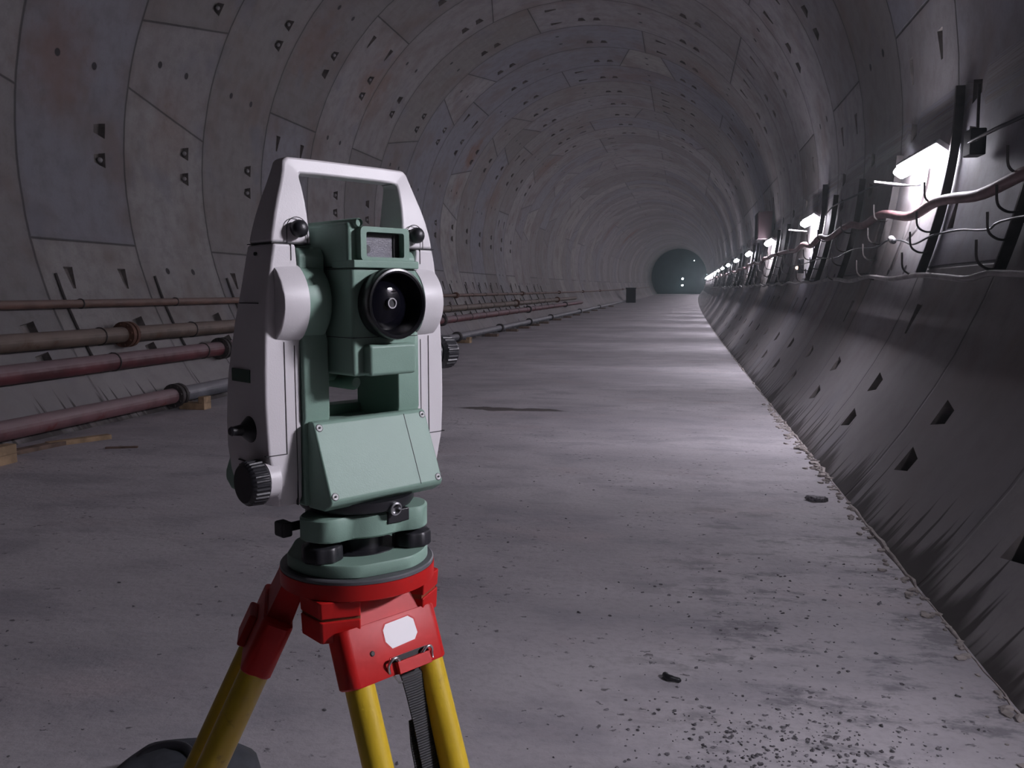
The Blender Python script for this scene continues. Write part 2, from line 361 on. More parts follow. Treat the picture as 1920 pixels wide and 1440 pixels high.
def lining(name, lo, hi):
    bm = NB(); lay = bm.verts.layers.float_vector.new('tc')
    angs = [a for a in ANG if lo - 0.01 <= a <= hi + 0.01]
    i0 = int((Y_BACK - JY) // 2); i1 = int((Y_END - JY) // 2) + 1
    def V(phi, i, fy, K, r=RR):
        v = bm.verts.new(lin(phi, i, fy, r)); v[lay] = (phi % 360.0, i + fy if fy < 1 else i + 0.99999, K); return v
    for i in range(i0, i1):
        K = ring_K(i); detail = -3 <= i <= 17
        fys = FY if detail else [0, 1.0]
        grid = [[V(a, i, f, K) for f in fys] for a in angs]
        pockets = {}
        if detail:
            for ai in range(len(angs) - 1):
                a0, a1 = angs[ai], angs[ai + 1]; mid = (a0 + a1) / 2
                c = min([177.5 + 30 * k for k in range(-8, 3)], key=lambda q: abs(mid - q)); off = mid - c
                if abs(off) < 4 and i <= 14:
                    pockets[(ai, 3)] = ('c', c + (2.2 if off > 0 else -2.2))
                # pockets beside the longitudinal joints, on the side away from the key
                for (ja, side) in ((K + 60, 1), (K - 60, -1), (K + 120, 1), (K - 120, -1), (K + 180, -1), (K - 180, 1)):
                    q = ja + side * 5.5
                    for qq in (q, q - 360, q + 360):
                        if a0 < qq < a1:
                            for fi in (1, 3):
                                if abs(abs(ja - K) - 180) > 1 or (fi == 3) == (i % 4 == 3): pockets[(ai, fi)] = ('r', side)
        for ai in range(len(angs) - 1):
            for fi in range(len(fys) - 1):
                q = (grid[ai][fi], grid[ai + 1][fi], grid[ai + 1][fi + 1], grid[ai][fi + 1])
                pk = pockets.get((ai, fi))
                if pk is None: bm.faces.new(q); continue
                a0, a1 = angs[ai], angs[ai + 1]; f0, f1 = fys[fi], fys[fi + 1]
                if pk[0] == 'c':
                    c = pk[1]; sh = [(c - 0.6, 0.685, 0.02), (c + 0.6, 0.685, 0.02), (c + 1.15, 0.80, 0.10), (c - 1.15, 0.80, 0.10)]
                else:
                    fm = (f0 + f1) / 2
                    if pk[1] > 0: sh = [(a0 + 0.9, fm - 0.042, 0.075), (a1 - 0.9, fm - 0.014, 0.015), (a1 - 0.9, fm + 0.014, 0.015), (a0 + 0.9, fm + 0.042, 0.075)]
                    else: sh = [(a0 + 0.9, fm - 0.014, 0.015), (a1 - 0.9, fm - 0.042, 0.075), (a1 - 0.9, fm + 0.042, 0.075), (a0 + 0.9, fm + 0.014, 0.015)]
                inn = [V(a, i, f, K) for a, f, _ in sh]
                for k in range(4): bm.faces.new((q[k], q[(k + 1) % 4], inn[(k + 1) % 4], inn[k]))
                top = [V(a, i, f, K) for a, f, _ in sh]; bot = [V(a, i, f, K, RR + dp) for a, f, dp in sh]
                for k in range(4):
                    fc = bm.faces.new((top[k], top[(k + 1) % 4], bot[(k + 1) % 4], bot[k])); fc.material_index = 1
                fc = bm.faces.new(bot); fc.material_index = 1
                # bolt ends sitting in some of the pockets on the far wall
                if pk[0] == 'c' and 120 < pk[1] < 185 and i < 9 and (i * 7 + int(pk[1])) % 5 != 0:
                    p0 = lin(pk[1], i, 0.765, RR + 0.03); d = (lin(pk[1], i, 0.765, RR - 1) - p0).normalized() * 0.6 + Vector((0, -0.8, 0))
                    nb = len(bm.faces); lathe(bm, p0, d, [(0.034, -0.05), (0.036, 0.02), (0.028, 0.045), (0.010, 0.055)], n=8)
                    bm.faces.ensure_lookup_table()
                    for fc in bm.faces[nb:]: fc.material_index = 2
    M['boltcap'] = M.get('boltcap') or simple('galvanised bolt end', (0.34, 0.33, 0.34), 0.6, 0.1)
    me_o = finish(name, bm, ['lining', 'pocket', 'boltcap'], ang=30, recalc=False)
    return struct(me_o)
# faces must look at the tunnel's inside for bevels and bumps only; cycles shades both sides
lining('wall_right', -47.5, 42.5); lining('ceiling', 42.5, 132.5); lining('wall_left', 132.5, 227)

def make_floor():
    bm = NB(); rows = []
    half = math.sqrt(RR ** 2 - (H + CZ) ** 2) + 0.06
    ys = [Y_BACK - 1 + 2 * k for k in range(int((Y_END - Y_BACK) / 2) + 2)]
    for y in ys:
        rows.append([bm.verts.new(bend((CX + half * s, y, -H))) for s in (-1, -0.5, 0, 0.5, 1)])
    low = [[bm.verts.new(v.co - Vector((0, 0, 0.15))) for v in (r[0], r[-1])] for r in rows]
    for a, b in zip(rows, rows[1:]):
        for k in range(4): bm.faces.new((a[k], a[k + 1], b[k + 1], b[k]))
    for (a, la), (b, lb) in zip(zip(rows, low), zip(rows[1:], low[1:])):
        bm.faces.new((a[0], b[0], lb[0], la[0])); bm.faces.new((a[4], b[4], lb[1], la[1])); bm.faces.new((la[0], la[1], lb[1], lb[0]))
    return struct(finish('floor', bm, 'floor'))
make_floor()
XE = CX + math.sqrt(RR ** 2 - (H + CZ) ** 2)
# mortar bead along the right floor edge
bm = NB(); pts = []; rr = []
for k in range(400):
    y = 1.0 + 0.1 * k; n_ = noise.noise(Vector((y * 3.1, 1.7, 0))); n2 = noise.noise(Vector((y * 11, 4, 0)))
    pts.append(bend((XE - 0.012 + 0.02 * n2, y, -H + 0.0))); rr.append(max(0.004, 0.008 + 0.022 * n_ + 0.010 * n2))
tube(bm, pts, rr, 6); struct(finish('trim_1', bm, 'crumb', ang=60))
# disc painted dark for the unlit tunnel beyond; closed rear of the stretch
for nm, y in (('wall_unlit_end', Y_END - 0.8), ('wall_back', Y_BACK + 1.5)):
    bm = NB(); n = 48
    a = [bm.verts.new(wall(360 / n * k, y, RR + 0.02)) for k in range(n)]; b = [bm.verts.new(wall(360 / n * k, y + 0.3, RR + 0.02)) for k in range(n)]
    bm.faces.new(a); bm.faces.new(b[::-1])
    for k in range(n): bm.faces.new((a[k], a[(k + 1) % n], b[(k + 1) % n], b[k]))
    struct(finish(nm, bm, 'teal' if y > 0 else 'pocket'))

# ------------------------------------------------------------------ wall lamps
def make_lamp(L=1.0, em='lamp'):
    root = empty('wall_lamp', (0, 0, 0))
    # local frame: x into the tunnel is -x, y along the tunnel
    bm = NB(); box(bm, 0.035, 0.085, -0.73 * L, 0.73 * L, -0.075, 0.075); finish('housing', bm, 'housing', root, 0.012)
    bm = NB(); box(bm, -0.055, 0.034, -0.70 * L, 0.70 * L, -0.065, 0.065); finish('diffuser', bm, em, root, 0.03, 2)
    for s in (-0.45 * L, 0.45 * L):
        bm = NB(); box(bm, 0.080, 0.125, s - 0.02, s + 0.02, -0.012, 0.012); box(bm, 0.115, 0.125, s - 0.03, s + 0.03, -0.06, 0.06); finish('bracket', bm, 'iron', root)
    return root
ORD = ['nearest big', 'second', 'third', 'fourth', 'fifth', 'sixth', 'seventh', 'eighth', 'ninth', 'tenth', 'eleventh', 'twelfth', 'thirteenth', 'fourteenth', 'fifteenth', 'sixteenth', 'seventeenth', 'eighteenth', 'nineteenth', 'twentieth', 'twenty first', 'twenty second']
LZ = 1.26
lamp0 = make_lamp(); used = False
lys = [1.0] + [LAMP_FIRST + LAMP_STEP * k for k in range(1, 22)]
for k, y in enumerate(lys):
    if k == 0: o = make_lamp(0.3, 'added_lamp')  # unseen short lamp, added and shaped to light the instrument
    else: o = lamp0 if not used else copy_tree(lamp0); used = True
    o.location = bend((2.29, y, LZ if k else 1.08)); o.rotation_euler = (0, R_(-LAMP_TILT if k else -62.0), 0)
    idx = k - 1
    if idx < 0: lab = 'unseen short lamp added beyond the frame edge to light the instrument'
    elif idx == 0: lab = 'nearest and biggest glowing strip lamp on the right tunnel wall'
    else: lab = '%s glowing strip lamp counted from the nearest along the right wall' % ORD[idx]
    tag(o, lab, 'lamp', 'strip lamps along the tunnel wall')

# ------------------------------------------------------------------ cable racks with hooks
def pl(phi, r): return Vector((CX + r * math.cos(R_(phi)) - 2.2, 0, CZ + r * math.sin(R_(phi))))
def make_rack(top=-2.0, kind=0):
    root = empty('cable_rack', (0, 0, 0))
    bm = NB(); ph = -18.6
    st = []
    while ph < top: st.append(ph); ph += 1.2
    st.append(top)
    rings = []
    for p in st: rings.append([pl(p, RR - 0.088) + Vector((0, s, 0)) for s in (-0.015, 0.015)] + [pl(p, RR - 0.012) + Vector((0, s, 0)) for s in (0.015, -0.015)])
    loft(bm, rings); finish('rail', bm, 'iron', root)
    for hp, up in ((-10.6, 0.12), (-13.6, 0.11), (-15.8, 0.11), (-18.2, 0.12)):
        b0 = pl(hp, RR - 0.04); inw = (pl(hp, RR - 1) - pl(hp, RR)).normalized()
        q = [b0, b0 + inw * 0.06 + Vector((0, -0.02, -0.035)), b0 + inw * 0.13 + Vector((0, -0.05, -0.045)), b0 + inw * 0.19 + Vector((0, -0.07, -0.01)), b0 + inw * 0.205 + Vector((0, -0.08, up))]
        bm = NB(); tube(bm, spline(q, 4), 0.009, 6); finish('hook', bm, 'iron', root)
    return root
tall = make_rack(0.8); short = make_rack(-2.6)
ys = [4.25 + 2 * k for k in range(32)]
for j_, y_ in enumerate(ys):
    for l_ in lys[1:]:
        if abs(y_ + 0.15 - l_) < 0.78: ys[j_] = l_ - 0.93
us = {id(tall): 0, id(short): 0}
names = {0: 'nearest black rack with four cable hooks at the right frame edge', 1: 'second nearest black cable rack on the right wall, before the lamp', 2: 'tall black cable rack at the near end of the biggest lamp',
         3: 'black cable rack just past the far end of the biggest lamp', 4: 'black cable rack midway between the two nearest lamps', 5: 'black cable rack shortly before the second lamp', 6: 'black cable rack beside the second lamp'}
for k, y in enumerate(ys):
    src = tall if k in (2, 6) else short
    if us[id(src)] == 0: o = src
    else: o = copy_tree(src)
    us[id(src)] = 1
    p = bend((2.2, y + 0.15, 0)); o.location = p
    tag(o, names.get(k, 'dark cable rack with hooks on the right wall beyond the second lamp'), 'cable rack', 'cable racks on the right wall')

def run(name, pts, r, m, label, cat, n=10, sub=5, group=None):
    bm = NB(); tube(bm, spline([bend(p) for p in pts], sub), r, n)
    return tag(finish(name, bm, m, ang=60), label, cat, group)
hose = [(2.18, 1.0, 0.74), (2.18, 3.2, 0.70), (2.18, 4.3, 0.80), (2.18, 5.84, 0.75), (2.18, 6.13, 0.76), (2.17, 6.88, 0.71), (2.18, 7.54, 0.75), (2.18, 8.11, 0.77), (2.18, 8.9, 0.72), (2.20, 10.2, 0.85), (2.20, 11.2, 0.80), (2.21, 12.2, 0.88), (2.19, 13.5, 0.79), (2.19, 14.4, 0.86), (2.19, 15.3, 0.77), (2.19, 16.3, 0.84), (2.20, 17.4, 0.78)]
rr_ = random.Random(5)
y = 18.4
while y < 150: hose.append((2.19, y, 0.80 + rr_.uniform(-0.06, 0.06))); y += 1.1 if y < 60 else 3.0
hose = [(x + 0.04, y * 1.018, z * 1.018) for x, y, z in hose]
run('hose', hose, 0.045, 'hose', 'thick brown red hose sagging over the hooks of the right wall', 'hose', 12)
cab = [(2.0, 1.0, 0.12), (2.0, 3.0, 0.08), (2.0, 4.2, 0.13), (2.0, 5.3, 0.10), (2.01, 6.15, 0.12), (2.0, 6.6, 0.09), (2.0, 7.1, 0.11), (2.01, 7.94, 0.14), (2.01, 8.9, 0.12), (2.02, 9.95, 0.16), (2.02, 11.0, 0.12), (2.03, 12.0, 0.16)]
y = 13
while y < 150: cab.append((2.03, y, 0.14 + 0.03 * math.sin(y * 3.1))); y += 1.0 if y < 60 else 3.0
cab = [(x + 0.06, y * 1.02, z * 1.02) for x, y, z in cab]
run('cable', cab, 0.024, 'cable_grey', 'pale grey twin cable lying in the lowest row of hooks', 'cable')
mid = [(2.10, 1, 0.5), (2.11, 3.5, 0.42), (2.11, 6.05, 0.47), (2.11, 6.52, 0.43), (2.12, 7.14, 0.47), (2.13, 7.71, 0.48), (2.12, 7.98, 0.47), (2.11, 8.45, 0.43), (2.12, 8.92, 0.49), (2.14, 9.58, 0.53), (2.12, 10.06, 0.48), (2.13, 11.29, 0.52), (2.13, 12.6, 0.46), (2.13, 14, 0.5), (2.13, 16, 0.47), (2.13, 18, 0.5)]
run('wire', mid, 0.009, 'cable_dark', 'thin grey wire with slack loops below the thick hose', 'wire', 6)
run('cable', [(2.26, 0.5, 1.10), (2.25, 4.0, 1.14), (2.25, 6.39, 1.17), (2.25, 6.87, 1.18), (2.27, 7.45, 1.19), (2.30, 7.75, 1.2)], 0.014, 'cable_dark', 'thin dark cable reaching the junction box from the near wall', 'cable', 6)
run('cable', [(2.33, 9.2, 1.05), (2.30, 10.0, 1.14), (2.28, 10.86, 1.25), (2.27, 12.12, 1.26), (2.27, 13.73, 1.28), (2.29, 14.6, 1.22)], 0.012, 'cable_dark', 'thin dark cable strung between the two nearest lamps', 'cable', 6)
run('cable', [(2.30, 8.75, 1.16), (2.33, 8.95, 1.0), (2.30, 9.05, 0.8), (2.28, 9.02, 0.62), (2.20, 9.05, 0.5)], 0.012, 'cable', 'pale cable dropping from the biggest lamp to the wire below', 'cable', 6)
run('conduit', [(2.38, 9.35, 1.3), (2.36, 9.4, 0.95), (2.28, 9.45, 0.6), (2.16, 9.5, 0.22)], 0.016, 'cable', 'pale upright conduit at the far end of the biggest lamp', 'conduit', 8)
# junction box by the tall rack
bj = empty('junction_box', bend((2.36, 7.62, 1.2)), 'small black junction box at the top of the tall rack', 'junction box')
bm = NB(); box(bm, -0.09, 0.03, -0.09, 0.09, -0.11, 0.1); finish('box_body', bm, 'cable_dark', bj, 0.01)
bm = NB(); tube(bm, [(-0.03, -0.05, 0.1), (-0.03, -0.03, 0.45)], 0.012, 6); finish('rod', bm, 'iron', bj)
for k, (a, b, lab) in enumerate([((2.34, 9.8, 1.12), (1.98, 9.6, 1.14), 'pale rebar stub sticking out just past the biggest lamp'), ((2.34, 17.0, 1.12), (1.98, 16.8, 1.14), 'pale rebar stub sticking out just past the second lamp'),
                                 ((2.40, 6.1, 1.38), (2.1, 5.9, 1.40), 'dark rebar stub near the right frame edge above the hose')]):
    run('rebar_stub', [a, b], 0.012, 'cable' if k < 2 else 'iron', lab, 'rebar', 6)
# cable connector under the lamp
cn = empty('cable_connector', bend((2.10, 9.25, 0.50)), 'small pale plug connector hanging on the thin wire', 'connector')
bm = NB(); lathe(bm, (0, -0.08, 0), (0, 1, 0.3), [(0.012, 0), (0.034, 0.02), (0.034, 0.1), (0.02, 0.13)], 12); finish('plug_body', bm, 'cable', cn)
bm = NB(); lathe(bm, (0, -0.12, -0.01), (0, 1, 0.3), [(0.014, 0), (0.024, 0.01), (0.024, 0.04)], 12); finish('cap', bm, 'cable_dark', cn)
pb = bend((2.12, 16.3, 0.42)); o = empty('pilot_light', pb, 'small warm glowing pilot light below the second lamp', 'light')
bm = NB(); lathe(bm, (0, 0, 0), (-1, 0, 0), [(0.03, 0), (0.03, 0.03), (0.015, 0.05)], 12); finish('lens', bm, 'indicator', o)
bm = NB(); box(bm, -0.01, 0.09, -0.07, 0.07, -0.10, 0.16); finish('box_body', bm, 'cable_dark', o, 0.008)
eb = empty('electrical_cabinet', bend((2.32, 24.3, 1.75)), 'dark red cabinet on the right wall above the third lamp', 'cabinet')
bm = NB(); box(bm, -0.30, 0.06, -0.4, 0.4, -0.36, 0.36); finish('cabinet_body', bm, 'redbox', eb, 0.01)
bm = NB(); box(bm, -0.32, -0.30, -0.37, 0.37, -0.33, 0.33); finish('door', bm, 'redbox', eb, 0.005)

# ------------------------------------------------------------------ pipes on the left wall
def pipe(label, x, z, r, ya, yb, fl, m, fm, fr, m2=None, ysplit=None):
    root = empty('steel_pipe', bend((x, ya, z)), label, 'pipe')
    root_l = Vector(root.location)
    def seg(y0, y1, mm):
        bm = NB(); n = max(2, int((y1 - y0) / 3)); tube(bm, [bend((x, y0 + (y1 - y0) * k / n, z)) - root_l for k in range(n + 1)], r, 20); finish('pipe_length', bm, mm, root, ang=60)
    if m2: seg(ya, ysplit, m); seg(ysplit, yb, m2)
    else: seg(ya, yb, m)
    for y in fl:
        bm = NB(); lathe(bm, bend((x, y - 0.06, z)) - root_l, (0, 1, 0), [(r * 1.02, -0.02), (fr, -0.005), (fr, 0.05), (r * 1.1, 0.055), (r * 1.1, 0.075), (fr, 0.08), (fr, 0.13), (r * 1.02, 0.145)], 20)
        for k in range(8):
            t = math.pi / 4 * k + 0.2; q = bend((x + (r + fr) / 2 * math.cos(t), y - 0.09, z + (r + fr) / 2 * math.sin(t))) - root_l
            lathe(bm, q, (0, 1, 0), [(0.014, 0), (0.014, 0.2)], 6)
        finish('flange', bm, fm, root, ang=40)
    return root
P1 = (-7.20, -0.15); P2 = (-6.96, -0.55); P3 = (-6.79, -0.86); P4 = (-6.42, -1.350)
pipe('thin rusty pipe, topmost of the four on the left wall', P1[0], P1[1], 0.050, -4, 150, [15.3, 27.0, 38.7, 50.4, 62, 74, 98], 'pipe_rust', 'rust', 0.10)
pipe('brown steel pipe, second from top on the left wall', P2[0], P2[1], 0.10, -4, 56, [9.75, 21.7, 36, 48], 'pipe_brown', 'rust', 0.165)
pipe('dark red steel pipe, third from top on the left wall', P3[0], P3[1], 0.105, -4, 58, [11.75, 23.9, 38, 50], 'pipe_red', 'iron', 0.165)
pipe('lowest pipe, worn red then grey, lying on wooden blocks', P4[0], P4[1], 0.10, -4, 100, [9.95, 17, 24.2, 30.2, 36.2, 42.2, 54, 66], 'pipe_pink', 'iron', 0.155, 'pipe_grey', 9.95)
for y, x, m, lab, sx, sy in ((10.05, -6.15, 'wood', 'short yellowish timber block under the grey half of the lowest pipe', 0.34, 0.085), (6.42, -6.0, 'wood', 'yellowish timber block at the left frame edge under the lowest pipe', 0.45, 0.14),
                       (24.4, -6.2, 'wood', 'pale timber block under the lowest pipe behind the instrument knob', 0.42, 0.14)):
    bm = NB(); box(bm, -sx * 0.72, sx * 0.35, -sy, sy, 0, 0.085 if y != 10.05 else 0.085); box(bm, sx * 0.1, sx * 0.35, -sy, sy, 0.085, 0.17)
    o = finish('timber_block', bm, m, None, 0.006); o.location = bend((x, y, -H)); tag(o, lab, 'timber block')
bk = None
for k, y in enumerate((28, 31.5, 34, 36.5, 39, 43, 47, 51, 56, 61, 67, 74)):
    if bk is None:
        bm = NB(); box(bm, -0.19, 0.24, -0.16, 0.16, 0, 0.085); bk = finish('timber_block', bm, 'wood_dark', None, 0.006); o = bk
    else: o = bk.copy(); C.objects.link(o)
    o.location = bend((-6.25, y, -H)); tag(o, 'dark timber block under the far stretch of the lowest pipe', 'timber block', 'dark blocks under the lowest pipe')
for (x, y, rz, l, w_, h_, m, lab) in ((-5.98, 7.55, 0.5, 0.62, 0.10, 0.05, 'wood', 'pale loose batten lying askew by the lowest pipe'), (-6.12, 7.05, 0.15, 0.75, 0.12, 0.045, 'wood_dark', 'dark loose plank lying between the batten and the lowest pipe'),
                                     (-5.35, 7.35, 1.2, 0.30, 0.035, 0.02, 'wood_dark', 'thin brown stick lying alone on the floor at left')):
    bm = NB(); box(bm, -w_ / 2, w_ / 2, -l / 2, l / 2, 0, h_); o = finish('wooden_plank', bm, m, None, 0.004); o.location = (x, y, -H); o.rotation_euler = (0, 0, -rz); tag(o, lab, 'wood')
# wall hangers of the pipes
hg = None
for k, y in enumerate([7.15 + 2.0 * j for j in range(20)]):
    if hg is None:
        bm = NB()
        def wp(ph_, rr2): return Vector((CX + rr2 * math.cos(R_(ph_)) + 7.2, 0, CZ + rr2 * math.sin(R_(ph_))))
        tube(bm, [wp(197.5 + 1.5 * q_, RR - 0.022) for q_ in range(11)], 0.017, 6)
        for (cx_, cz_), rad in ((P1, 0.050), (P2, 0.10), (P3, 0.105)):
            tube(bm, [Vector((cx_ + 7.2 + (rad + 0.006) * math.cos(R_(a_)), 0.09, cz_ + (rad + 0.006) * math.sin(R_(a_)))) for a_ in range(-150, 151, 25)] + [Vector((cx_ + 7.2 - rad - 0.03, 0.03, cz_ + rad * 0.4))], 0.009, 6)
        hg = finish('pipe_hanger', bm, 'iron', None, ang=60); o = hg
    else: o = hg.copy(); C.objects.link(o)
    o.location = bend((-7.2, y, 0)); tag(o, 'black iron wall bar with ties round the pipes on the left wall', 'pipe hanger', 'pipe hangers on the left wall')
vb = empty('valve_box', bend((-5.8, 92, -H)), 'small red box at the far end of the left pipes', 'box')
bm = NB(); box(bm, -0.5, 0.5, -0.4, 0.4, 0, 1.5); finish('box_body', bm, 'redbox', vb, 0.02)
bm = NB(); box(bm, -0.55, 0.55, -0.45, 0.45, 1.5, 1.6); finish('lid', bm, 'redbox', vb, 0.02)
# small lights in front of the dark end disc
for k, (x, z, s, lab) in enumerate(((-1.95, 1.25, 0.17, 'upper of the two white lights in the dark tunnel end'), (-1.97, 0.05, 0.15, 'lower of the two white lights in the dark tunnel end'), (0.1, 4.6, 0.06, 'faint single light high in the dark tunnel end'))):
    o = empty('distant_light', bend((x, Y_END - 1.1, z)), lab, 'light'); bm = NB(); lathe(bm, (0, 0, 0), (0, -1, 0), [(s, 0), (s, 0.05), (s * 0.6, 0.1)], 16); finish('lens', bm, 'farlamp', o)
    bm = NB(); lathe(bm, (0, 0.3, 0), (0, -1, 0), [(s * 1.2, 0), (s * 1.2, 0.3)], 16); finish('socket', bm, 'cable_dark', o)

# ------------------------------------------------------------------ floor debris
bm = NB(); rg = random.Random(11)
def pebble(x, y, s):
    m = Matrix.Translation(Vector((x, y, -H + s * 0.25))) @ Matrix.Rotation(rg.uniform(0, 6), 4, 'Z') @ Matrix.Diagonal((s * rg.uniform(0.8, 1.7), s, s * rg.uniform(0.4, 0.8), 1))
    r = bmesh.ops.create_icosphere(bm, subdivisions=1, radius=1.0, matrix=m)
    for v in r['verts']: v.co += Vector((rg.uniform(-1, 1), rg.uniform(-1, 1), rg.uniform(-1, 1))) * s * 0.38
for k in range(1500):
    u = rg.random()
    if u < 0.55: x, y = rg.gauss(0.42, 0.28), rg.gauss(2.72, 0.22)
    elif u < 0.8: x, y = rg.uniform(-0.2, 1.1), rg.uniform(2.4, 5.0)
    else: x, y = rg.uniform(-3.0, 1.15), rg.uniform(2.0, 8.0)
    if x < XE - 0.03: pebble(x, y, rg.choice([0.002, 0.003, 0.003, 0.004, 0.005, 0.0075]))
g_ = finish('gravel', bm, 'stone', ang=20); g_['kind'] = 'stuff'; tag(g_, 'scattered dark crushed stones on the dusty floor', 'gravel')
bm = NB()
for k in range(260):
    y = rg.uniform(2.4, 12); s = rg.choice([0.006, 0.009, 0.014, 0.02]) * (1 if y < 7 else 1.5)
    m = Matrix.Translation(Vector((XE - abs(rg.gauss(0, 0.05)) - 0.01, y, -H + s * 0.3))) @ Matrix.Rotation(rg.uniform(0, 6), 4, 'Z') @ Matrix.Diagonal((s * 1.5, s, s * 0.6, 1))
    r = bmesh.ops.create_icosphere(bm, subdivisions=1, radius=1.0, matrix=m)
    for v in r['verts']: v.co += Vector((rg.uniform(-1, 1), rg.uniform(-1, 1), rg.uniform(-1, 1))) * s * 0.25
g_ = finish('mortar_crumbs', bm, 'crumb', ang=20); g_['kind'] = 'stuff'; tag(g_, 'pale mortar crumbs along the right floor edge', 'rubble')
bm = NB(); tube(bm, spline([(-0.03, 0.02, 0.012), (-0.02, -0.012, 0.016), (0.005, -0.02, 0.014), (0.035, -0.02, 0.008)], 4), [0.006] + [0.013] * 7 + [0.011] * 4 + [0.004], 8)
o = finish('rubber_scrap', bm, 'black', ang=60); o.location = (0.01, 3.29, -H); tag(o, 'curved black scrap of rubber lying on the floor', 'scrap')
bm = NB(); r = bmesh.ops.create_icosphere(bm, subdivisions=2, radius=1.0, matrix=Matrix.Translation((0, 0, 0.03)) @ Matrix.Diagonal((0.16, 0.09, 0.045, 1)))
for v in r['verts']: v.co += Vector([noise.noise(v.co * 25 + Vector((k * 9, 0, 0))) for k in range(3)]) * 0.035
o = finish('concrete_lump', bm, 'stone', ang=25); o.scale = (0.55, 0.6, 0.5); o.location = (1.04, 6.45, -H); tag(o, 'dark crumbly lump on the floor by the right wall edge', 'rubble')

# dark bag on the floor behind the left tripod leg
def make_bag():
    root = empty('tool_bag', (-1.42, 2.16, -H), 'dark blue grey round bag on the floor behind the tripod leg', 'bag', None, 0.3)
    bm = NB(); rings = []
    for r, z in ((0.13, 0.0), (0.165, 0.02), (0.175, 0.07), (0.165, 0.12), (0.125, 0.155), (0.06, 0.168)):
        rings.append([Vector((r * 1.25 * math.cos(t) + 0.008 * math.sin(5 * t), r * math.sin(t), z + 0.006 * math.sin(3 * t))) for t in [2 * math.pi * k / 36 for k in range(36)]])
    loft(bm, rings); finish('bag_body', bm, 'bag', root, ang=60)
    bm = NB(); tube(bm, spline([(-0.15, -0.05, 0.10), (-0.13, 0.02, 0.150), (-0.07, 0.04, 0.172), (0.0, 0.02, 0.176), (0.04, -0.03, 0.160)], 5), 0.014, 8); finish('handle', bm, 'black', root, ang=60)
    return root
make_bag()

# ------------------------------------------------------------------ surveying instrument
KS = 1.2
AZ = R_(34.1)
U = Vector((math.sin(AZ), math.cos(AZ), 0)); Vv = Vector((math.cos(AZ), -math.sin(AZ), 0))
BASE = (Vector((-0.27686, 0.68875, -0.23383)) + U * -0.014 + Vv * 0.027)
BASE = Vector((BASE.x * KS, BASE.y * KS, -0.234 * KS))     # foot of the standing axis
RZ = math.atan2(U.y, U.x)
def inst(name, label, cat):
    o = empty(name, BASE, label, cat, None, RZ); o.scale = (KS,) * 3; return o
def P(u, v, z): return Vector((u, -v, z))      # u to the far side, v to the front, z up
TS = inst('total_station', 'white and green surveying total station mounted on the red and yellow tripod', 'total station')
def B(name, m, dims, parent=None, bev=0.0015, **k):
    bm = NB()
    for (u0, u1, v0, v1, z0, z1) in (dims if isinstance(dims, list) else [dims]): box(bm, u0, u1, v0, v1, z0, z1, lambda q: P(*q))
    return finish(name, bm, m, parent if parent is not None else TS, bev, **k)

# white side covers: (z, half outer, half inner, v back, v front)
prof = [(0.0675, 0.0800, 0.057, -0.046, 0.006), (0.074, 0.0820, 0.057, -0.052, 0.010), (0.090, 0.0850, 0.057, -0.055, 0.011), (0.110, 0.0875, 0.057, -0.055, 0.011), (0.130, 0.0885, 0.0565, -0.053, 0.011), (0.150, 0.0890, 0.0565, -0.050, 0.011),
        (0.170, 0.0887, 0.0565, -0.047, 0.011), (0.190, 0.0880, 0.056, -0.0415, 0.011), (0.212, 0.0868, 0.0555, -0.036, 0.011), (0.2285, 0.0850, 0.0555, -0.032, 0.011), (0.245, 0.0828, 0.056, -0.029, 0.011), (0.258, 0.0806, 0.057, -0.028, 0.011), (0.2700, 0.0782, 0.058, -0.0275, 0.011)]
for s in (-1, 1):
    bm = NB(); rings = []
    for z, uo, ui, vb, vf in prof:
        ch = 0.006 if z > 0.1 else 0.012
        rings.append([P(s * ui, vf, z), P(s * (uo - ch * 0.35), vf, z), P(s * uo, vf - ch, z), P(s * (uo + 0.0), (vb + vf) / 2, z), P(s * (uo - 0.003), vb - 0.004, z), P(s * ui, vb - 0.003, z)])
    loft(bm, rings); cov = finish('side_cover', bm, 'white', TS, 0.002, 2, ang=30)
    # round boss over the tilting axis
    bm = NB(); lathe(bm, P(s * 0.0555, -0.0078, 0.2250), P(s, 0, 0), [(0.0340, 0), (0.0338, 0.012), (0.0330, 0.0208), (0.0322, 0.0216)], 56)
    finish('axis_boss', bm, 'white', TS, 0.0015, 2)
    # seams of the cover
    vf = 0.0113
    def fb(u0, u1, z0, z1):
        sm = NB(); box(sm, s * u0, s * u1, vf - 0.003, vf + 0.0001, z0, z1, lambda q: P(*q)); finish('seam', sm, 'seam', cov)
    fb(0.0700, 0.0706, 0.110, 0.196); fb(0.0700, 0.088, 0.1095, 0.1101); fb(0.0614, 0.0618, 0.068, 0.193); fb(0.0620, 0.0625, 0.2575, 0.2699)
    # black locking knob of the handle
    bm = NB(); lathe(bm, P(s * 0.0565, 0.008, 0.2815), P(0, 1, 0), [(0.005, -0.002), (0.005, 0.003), (0.0062, 0.0035), (0.0068, 0.006), (0.0064, 0.009), (0.0045, 0.0115), (0.0015, 0.0125)], 24)
    finish('handle_screw', bm, 'black', TS)
